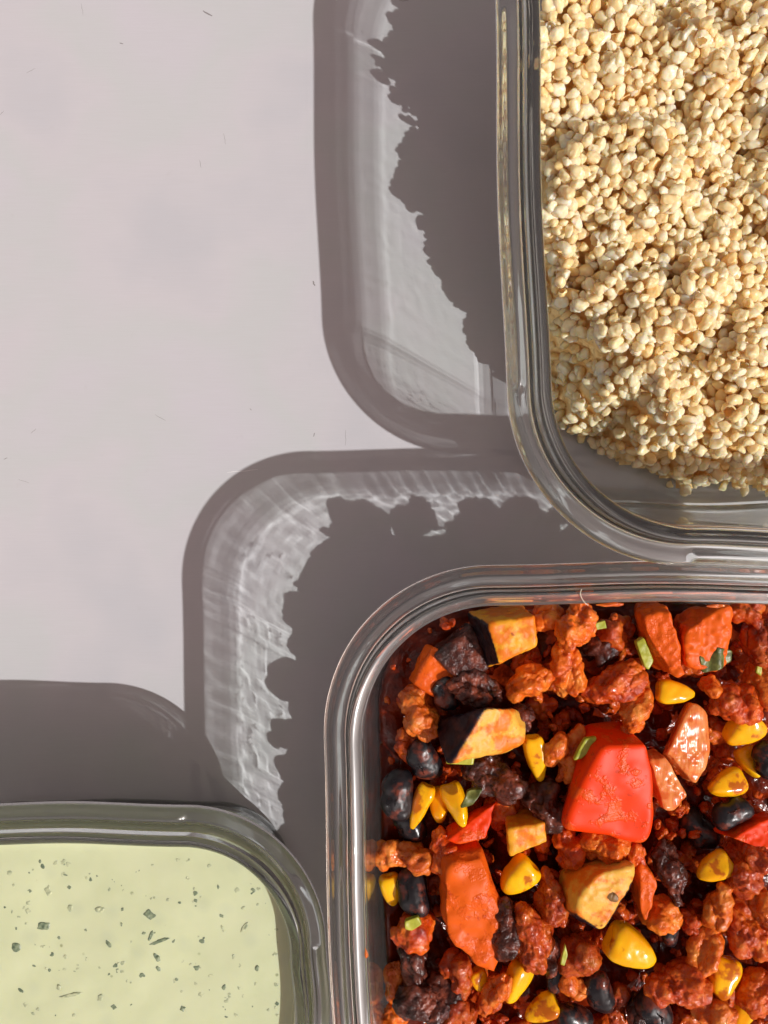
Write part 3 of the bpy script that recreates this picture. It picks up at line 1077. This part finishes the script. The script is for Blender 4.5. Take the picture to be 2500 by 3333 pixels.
parts_v, parts_f, off = [], [], 0
protos = [(lambda a: (a[0] / 8, a[1]))(lump(900 + i, 8, 8, 8, 3, 0.5)) for i in range(10)]
protos_lo = [(lambda a: (a[0] / 8, a[1]))(lump(950 + i, 8, 8, 8, 2, 0.4)) for i in range(6)]
r2 = random.Random(5)
xs = np.linspace(CH.x0, CH.x1, 200)
for k in range(620):
    x, y = r2.uniform(CH.x0, CH.x1), r2.uniform(CH.y0, CH.y1)
    z = float(chili_z(x, y)) + r2.uniform(-9.0, -5.0)
    size = r2.uniform(4.0, 8.0)
    inview = abs(x) < 117.5 * (H - z) / H + 8 and abs(y) < 156 * (H - z) / H + 8
    if not inview:
        z += r2.uniform(2, 6)
        size *= 1.3
    if CH.inset([x], [y])[0] < CH.u_in(z - 2) + size * 0.5 + 0.2:
        continue
    v, f = r2.choice(protos if inview else protos_lo)
    M = np.array(Euler((r2.uniform(0, 6), r2.uniform(0, 6), r2.uniform(0, 6))).to_matrix())
    v = (v * size * np.array([1, r2.uniform(0.6, 1.0), r2.uniform(0.6, 0.9)])) @ M.T + np.array([x, y, z])
    parts_v.append(v)
    parts_f.append(f + off)
    off += len(v)
for k in range(520):
    x, y = r2.uniform(CH.x0, 100), r2.uniform(-135, CH.y1)
    z = float(chili_z(x, y)) + r2.uniform(-6.0, -1.0)
    size = r2.uniform(1.6, 3.4)
    if CH.inset([x], [y])[0] < CH.u_in(z - 2) + size * 0.5 + 0.4:
        continue
    v, f = r2.choice(protos_lo)
    M = np.array(Euler((r2.uniform(0, 6), r2.uniform(0, 6), r2.uniform(0, 6))).to_matrix())
    v = (v * size * np.array([1, r2.uniform(0.6, 1.2), r2.uniform(0.6, 0.9)])) @ M.T + np.array([x, y, z])
    parts_v.append(v)
    parts_f.append(f + off)
    off += len(v)
tag(link('chili_crumbs', mesh('chili_crumbs', np.concatenate(parts_v), np.concatenate(parts_f), M_CRUMB)),
    'small sauced crumbs packed below the larger chili pieces', 'crumbs', kind='stuff')

# ------------------------------------------------------------------ bulgur
def heap(x, y):
    """surface of the grain heap, mm"""
    x, y = np.asarray(x, float), np.asarray(y, float)
    u = GR.inset(x, y)
    p = np.column_stack([x.ravel() / 13, y.ravel() / 13, np.zeros(x.size)])
    n = vnoise(p, 71).reshape(x.shape) * 3.4 + vnoise(p * 2.0, 72).reshape(x.shape) * 3.2
    # full at the far end, falling off towards the near wall and its corner: distance from the foot line
    foot = np.array([(-20, 160), (-8, 125), (8, 100), (24, 82), (36, 62), (45, 44), (52, 27), (63, 14), (84, 8), (116, 4.5), (175, 3)])
    d = np.full(x.shape, 1e9)
    sg = np.ones(x.shape)
    for (ax, ay), (bx, by) in zip(foot[:-1], foot[1:]):
        ex, ey = bx - ax, by - ay
        t = np.clip(((x - ax) * ex + (y - ay) * ey) / (ex * ex + ey * ey), 0, 1)
        px_, py_ = x - ax - t * ex, y - ay - t * ey
        dd = np.hypot(px_, py_)
        new = dd < d
        d = np.where(new, dd, d)
        sg = np.where(new, np.sign(ex * py_ - ey * px_), sg)
    hol = vnoise(p * 1.25 + 5.0, 77).reshape(x.shape)
    n = n - 5.0 * np.clip((hol - 0.2) / 0.6, 0, 1) + 1.3 * vnoise(p * 4.5, 78).reshape(x.shape)
    d = d * sg + n * 0.6
    z = 5.0 + 40.0 * (1 - np.exp(-np.maximum(d, 0) / 6.5)) * (d > 0)
    n = n * np.clip(d / 6, 0, 1)
    return z + n


def bed_z(x, y):
    h = heap(x, y)
    return np.maximum(h - 6.5 - 4.0 * np.clip(1 - (h - 5) / 26, 0, 1), 5.15)


V, q = heightfield(GR, bed_z, 0.7, 1.0, M_BED, 'bed')
zb = V[:, 2]
keep = (zb[q].max(1) > 5.3)
tag(link('grain_bed', mesh('grain_bed', V, q[keep], M_BED)), 'packed cooked grain deep inside the heap', 'grain', kind='stuff')

step = 0.35
gx = np.arange(GR.x0 + 6, GR.x1 - 6, step)
gy = np.arange(GR.y0 + 6, GR.y1 - 6, step)
GX, GY = np.meshgrid(gx, gy, indexing='ij')
target = heap(GX, GY)
hm = bed_z(GX, GY)
owner = -np.ones(hm.shape, int)
UIN = np.array([GR.u_in(z) for z in range(0, 66)])
GU = GR.inset(GX, GY)
grains = []
r3 = np.random.default_rng(3)
tries = 0
RE = 1.15
w = int(math.ceil(RE / step))
oo = np.arange(-w, w + 1)
OX, OY = np.meshgrid(oo, oo, indexing='ij')
cap = RE ** 2 - (OX ** 2 + OY ** 2) * step ** 2
inside = cap > 0
capz = np.sqrt(np.maximum(cap, 0))
nx_, ny_ = hm.shape
stray = []
for tries in range(110000):
    i, j = int(r3.integers(w, nx_ - w)), int(r3.integers(w, ny_ - w))
    wx = gx[i]
    in_view = abs(wx) < 106 and gy[j] < 134
    if not in_view and r3.random() < 0.45:
        continue
    sl = (slice(i - w, i + w + 1), slice(j - w, j + w + 1))
    z = (hm[sl] + np.where(inside, capz, -99)).max()
    tz = target[i, j]
    if tz < 6.5 and r3.random() > 0.05:
        continue
    if z > tz + 0.9:
        continue
    if GU[i, j] < UIN[int(min(max(z, 0), 65))] + RE + 0.25:
        continue
    hm[sl] = np.where(inside, np.maximum(hm[sl], z + capz), hm[sl])
    owner[sl] = np.where(inside & (hm[sl] <= z + capz + 1e-9), len(grains), owner[sl])
    grains.append((wx + r3.uniform(-.15, .15), gy[j] + r3.uniform(-.15, .15), z - 0.25, in_view))
vis = np.bincount(owner[owner >= 0], minlength=len(grains)).astype(float)


def grain_shape(seed, level):
    r = np.random.default_rng(seed)
    planes = []
    for k in range(12):
        a = r.normal(size=3)
        planes.append((a, r.uniform(0.80, 1.12)))
    v, f, _, _ = poly_star(planes, 5.5, level)
    nv = np.linalg.norm(v, axis=1)
    v = v * (np.minimum(nv, 1.32) / nv)[:, None]
    v = v * np.array([1.38, 1.50 * r.uniform(0.88, 1.3), 1.24])
    # cracked wheat: a crease along one side
    v[:, 2] -= 0.22 * np.exp(-(v[:, 0] / 0.35) ** 2) * (v[:, 2] > 0)
    return roughen(v, f, [(0.24, 1.0), (0.08, 0.4)], seed), f


NG = 24
hi = [grain_shape(200 + i, 3) for i in range(NG)]
mid = [grain_shape(200 + i, 2) for i in range(NG)]
lo = [grain_shape(200 + i, 1) for i in range(NG)]
hi_me = [mesh('grain', v, f, M_GRAIN_OBJ) for v, f in hi]
score = np.array([vis[k] * (1.0 if g[3] else 0.0) * ((H / (H - g[2])) ** 2) for k, g in enumerate(grains)])
for k, g in enumerate(grains):
    kx = (H - g[2]) / H
    if abs(g[0]) > 117.5 * kx - 1.5 or abs(g[1]) > 156.6 * kx - 1.5:
        score[k] = 0
best = set(np.argsort(-score)[:300].tolist())
gv, gf, gt, off = [], [], [], 0
for k, (x, y, z, iv) in enumerate(grains):
    e = Euler(r3.uniform(0, 6.28, 3))
    s_ = float(r3.choice([0.75, 0.9, 1.0, 1.08, 1.22]) * r3.uniform(0.94, 1.06))
    if k in best:
        o = link('bulgur_grain', hi_me[k % NG], (x, y, z), e)
        o.scale = (s_,) * 3
        tag(o, 'single plump cooked grain lying uppermost on the pale heap', 'grain', 'uppermost grains of the heap')
        continue
    if vis[k] < 1 and iv and heap([x], [y])[0] > 12:
        continue
    v, f = (mid if iv else lo)[k % NG]
    v = (v * s_) @ np.array(e.to_matrix()).T + np.array([x, y, z])
    gv.append(v)
    gf.append(f + off)
    off += len(v)
    gt.append(np.full(len(v), r3.random()))
tag(link('bulgur_heap', mesh('bulgur_heap', np.concatenate(gv), np.concatenate(gf), M_GRAIN, {'tone': np.concatenate(gt)})),
    'heap of pale yellow cooked grain filling the ribbed glass container', 'grain heap', kind='stuff')
print('grains', len(grains), 'drawn', len(gv) + len(best))

# ------------------------------------------------------------------ herb dip
ZD = 42.0


def dip_z(x, y):
    u = DP.inset(x, y)
    p = np.column_stack([x / 16, y / 16, np.zeros(len(x))])
    return ZD + 0.45 * vnoise(p, 81) + 0.12 * vnoise(p * 3, 82) + 0.9 * np.exp(-np.maximum(u - DP.u_in(ZD), 0) / 0.8) - 0.05


V, F = loft_body(DP, ZD + 0.8, -0.12, M_DIP, 'dip', dip_z, n_in=60)
dip = tag(link('herb_dip', mesh('herb_dip', V, F, M_DIP)), 'smooth pale yellow green herb dip with dark flecks', 'dip')

FL = 'herb flecks on the dip'


def fleck(px, py, w, h, rot, label, mat=None, lift=0.0, seed=1):
    x, y = P(px, py, ZD)
    k = PXMM * (H - ZD) / H
    rr = np.random.default_rng(seed)
    sides = int(rr.integers(4, 7))
    a0 = rr.uniform(0, 6.28)
    planes = [((math.cos(a0 + 6.283 * i / sides), math.sin(a0 + 6.283 * i / sides), 0.25), rr.uniform(0.75, 1.1)) for i in range(sides)]
    v, f, _, _ = poly_star(planes + [((0, 0, 1), 0.9), ((0, 0, -1), 0.9)], 9, 3)
    ext = v.max(0) - v.min(0)
    v = (v - (v.max(0) + v.min(0)) / 2) / ext * np.array([w * k * 1.1, h * k * 1.1, 0.5])
    v = roughen(v, f, [(0.12, 0.6)], seed)
    z = float(dip_z(np.array([x]), np.array([y]))[0]) + lift - 0.09
    o = link('herb_fleck', mesh('herb_fleck', v, f, mat or M_FLECK), (x, y, z), Euler((0, 0, math.radians(rot))))
    return tag(o, label, 'herb fleck', FL)


big = [(155, 2902, 26, 44, 10, 'oval grey green fleck above the square fleck pair'),
       (140, 3015, 52, 32, 8, 'squarish dark fleck pair on the dip'),
       (53, 3083, 34, 36, 0, 'dark square herb fleck near the picture edge'),
       (226, 2958, 20, 26, 0, 'small round grey green fleck beside the flat oval fleck'),
       (325, 2962, 40, 22, 4, 'flat oval grey green fleck between two small flecks'),
       (488, 2977, 46, 36, -20, 'broad dark fleck above the forked herb needle'),
       (797, 3017, 16, 46, -35, 'slanting pale green fleck near the shaded dip edge'),
       (836, 3152, 16, 24, -10, 'dark bean-shaped fleck near the shaded dip edge'),
       (510, 3113, 18, 36, 30, 'slim fleck just below the forked herb needle'),
       (516, 3154, 14, 26, 40, 'little slim fleck, second below the forked herb needle'),
       (192, 3215, 20, 22, 0, 'round dark fleck beside the long pale herb blade'),
       (326, 3247, 20, 28, -20, 'drop-shaped dark fleck right of the long pale blade'),
       (370, 3278, 24, 22, 0, 'rounded dark fleck below the drop-shaped fleck'),
       (594, 3284, 18, 24, -15, 'lone dark fleck near the lower picture edge'),
       (355, 3072, 16, 34, 35, 'split fleck beside a small yellow fleck'),
       (725, 3022, 8, 32, 20, 'thin needle fleck beside the slanting pale fleck'),
       (722, 2980, 20, 12, -35, 'tiny crossed fleck above the thin needle fleck'),
       (396, 3010, 8, 16, 0, 'tiny dark fleck left of the broad dark fleck'),
       (398, 2960, 12, 14, 0, 'tiny round fleck left of the broad dark fleck'),
       (710, 2885, 8, 20, 10, 'tiny upright fleck near the upper curved dip edge')]
for i, (px, py, w_, h_, rt, lb) in enumerate(big):
    fleck(px, py, w_, h_, rt, lb, M_FLECK2 if 'pale' in lb or 'grey' in lb else M_FLECK, seed=300 + i)
fleck(517, 3064, 14, 82, -70, 'long arm of the forked dark herb needle', seed=340)
fleck(492, 3045, 12, 46, -18, 'short arm of the forked dark herb needle', seed=341)
fleck(230, 3238, 14, 80, -78, 'long pale herb blade lying flat on the dip', M_FLECK2, seed=342)
r4 = random.Random(21)
for i in range(210):
    px, py = r4.uniform(8, 930), r4.uniform(2790, 3325)
    x, y = P(px, py, ZD)
    if DP.inset([x], [y])[0] < DP.u_in(ZD) + 3:
        continue
    if any(abs(px - b[0]) < 50 and abs(py - b[1]) < 50 for b in big):
        continue
    s_ = r4.uniform(8, 26)
    fl = fleck(px, py, s_ * r4.uniform(.5, 1), s_, r4.uniform(0, 180),
               'tiny faint green herb speck scattered over the dip', M_FLECK2 if r4.random() < .65 else M_FLECK, -0.12, 400 + i)
    fl['group'] = 'tiny specks over the dip'

# ------------------------------------------------------------------ marks on the table, lint on the glass
def strip(pts, width, z):
    pts = [np.array(p, float) for p in pts]
    V, F = [], []
    for i, p in enumerate(pts):
        d = pts[min(i + 1, len(pts) - 1)] - pts[max(i - 1, 0)]
        nn = np.array([-d[1], d[0]]) / (np.linalg.norm(d) + 1e-9)
        wd = width * (0.35 + 0.65 * math.sin(math.pi * (i + 0.5) / len(pts)))
        V += [(*(p + nn * wd / 2), z), (*(p - nn * wd / 2), z)]
    for i in range(len(pts) - 1):
        F.append((2 * i, 2 * i + 1, 2 * i + 3, 2 * i + 2))
    return V, F


SC = 'small scratches on the table'
marks = [((660, 35), (690, 52), 0.7, 0), ((728, 435), (735, 470), 0.16, 0), ((85, 238), (115, 222), 0.16, 0),
         ((390, 140), (400, 142), 0.5, 0), ((265, 10), (270, 50), 0.14, 0), ((1018, 915), (1024, 930), 0.7, 0),
         ((505, 1350), (540, 1370), 0.18, 0), ((1020, 1420), (1026, 1408), 0.4, 0), ((1126, 1400), (1124, 1450), 0.16, 0),
         ((740, 1538), (840, 1528), 0.22, 1), ((100, 1410), (118, 1395), 0.2, 0), ((12, 1495), (25, 1490), 0.3, 0),
         ((60, 1560), (95, 1572), 0.14, 0), ((0, 375), (12, 360), 0.2, 0), ((1300, 3), (1330, 2), 0.3, 0),
         ((812, 1328), (818, 1336), 0.3, 0), ((650, 520), (655, 545), 0.2, 0)]
for i, ((a, b), (c, d), wd, pale) in enumerate(marks):
    p, q_ = np.array(P(a, b, 0)), np.array(P(c, d, 0))
    rr = random.Random(i)
    pts = [p + (q_ - p) * t + np.array([rr.uniform(-.12, .12), rr.uniform(-.12, .12)]) for t in np.linspace(0, 1, 6)]
    V, F = strip(pts, wd * 0.65, 0.012)
    o = link('table_scratch', mesh('table_scratch', V, F, M_SCRL if pale else M_SCR))
    tag(o, 'pale curved hairline scratch on the table beside the chili shadow' if pale else
        'tiny dark nick in the pale table top', 'scratch', None if pale else SC)


def fibre(pix, z, r, label):
    pts = [np.array([*P(a, b, z), z + dz]) for a, b, dz in pix]
    pts = catmull(pts, 5)
    V, F = [], []
    for i, p in enumerate(pts):
        d = pts[min(i + 1, len(pts) - 1)] - pts[max(i - 1, 0)]
        d /= np.linalg.norm(d) + 1e-9
        a = np.cross(d, [0.1, 0.2, 1.0])
        a /= np.linalg.norm(a)
        b = np.cross(d, a)
        for k in range(5):
            t = 2 * math.pi * k / 5
            V.append(p + r * (a * math.cos(t) + b * math.sin(t)))
    for i in range(len(pts) - 1):
        for k in range(5):
            F.append((i * 5 + k, i * 5 + (k + 1) % 5, i * 5 + 5 + (k + 1) % 5, i * 5 + 5 + k))
    tag(link('lint_fibre', mesh('lint_fibre', V, F, M_FIBRE)), label, 'fibre')


fibre([(1893, 1918, 0), (1888, 1930, .3), (1892, 1945, .2), (1902, 1960, .1), (1915, 1970, 0)], 65.3, 0.11,
      'thin curved beige fibre on the lip above the chili')
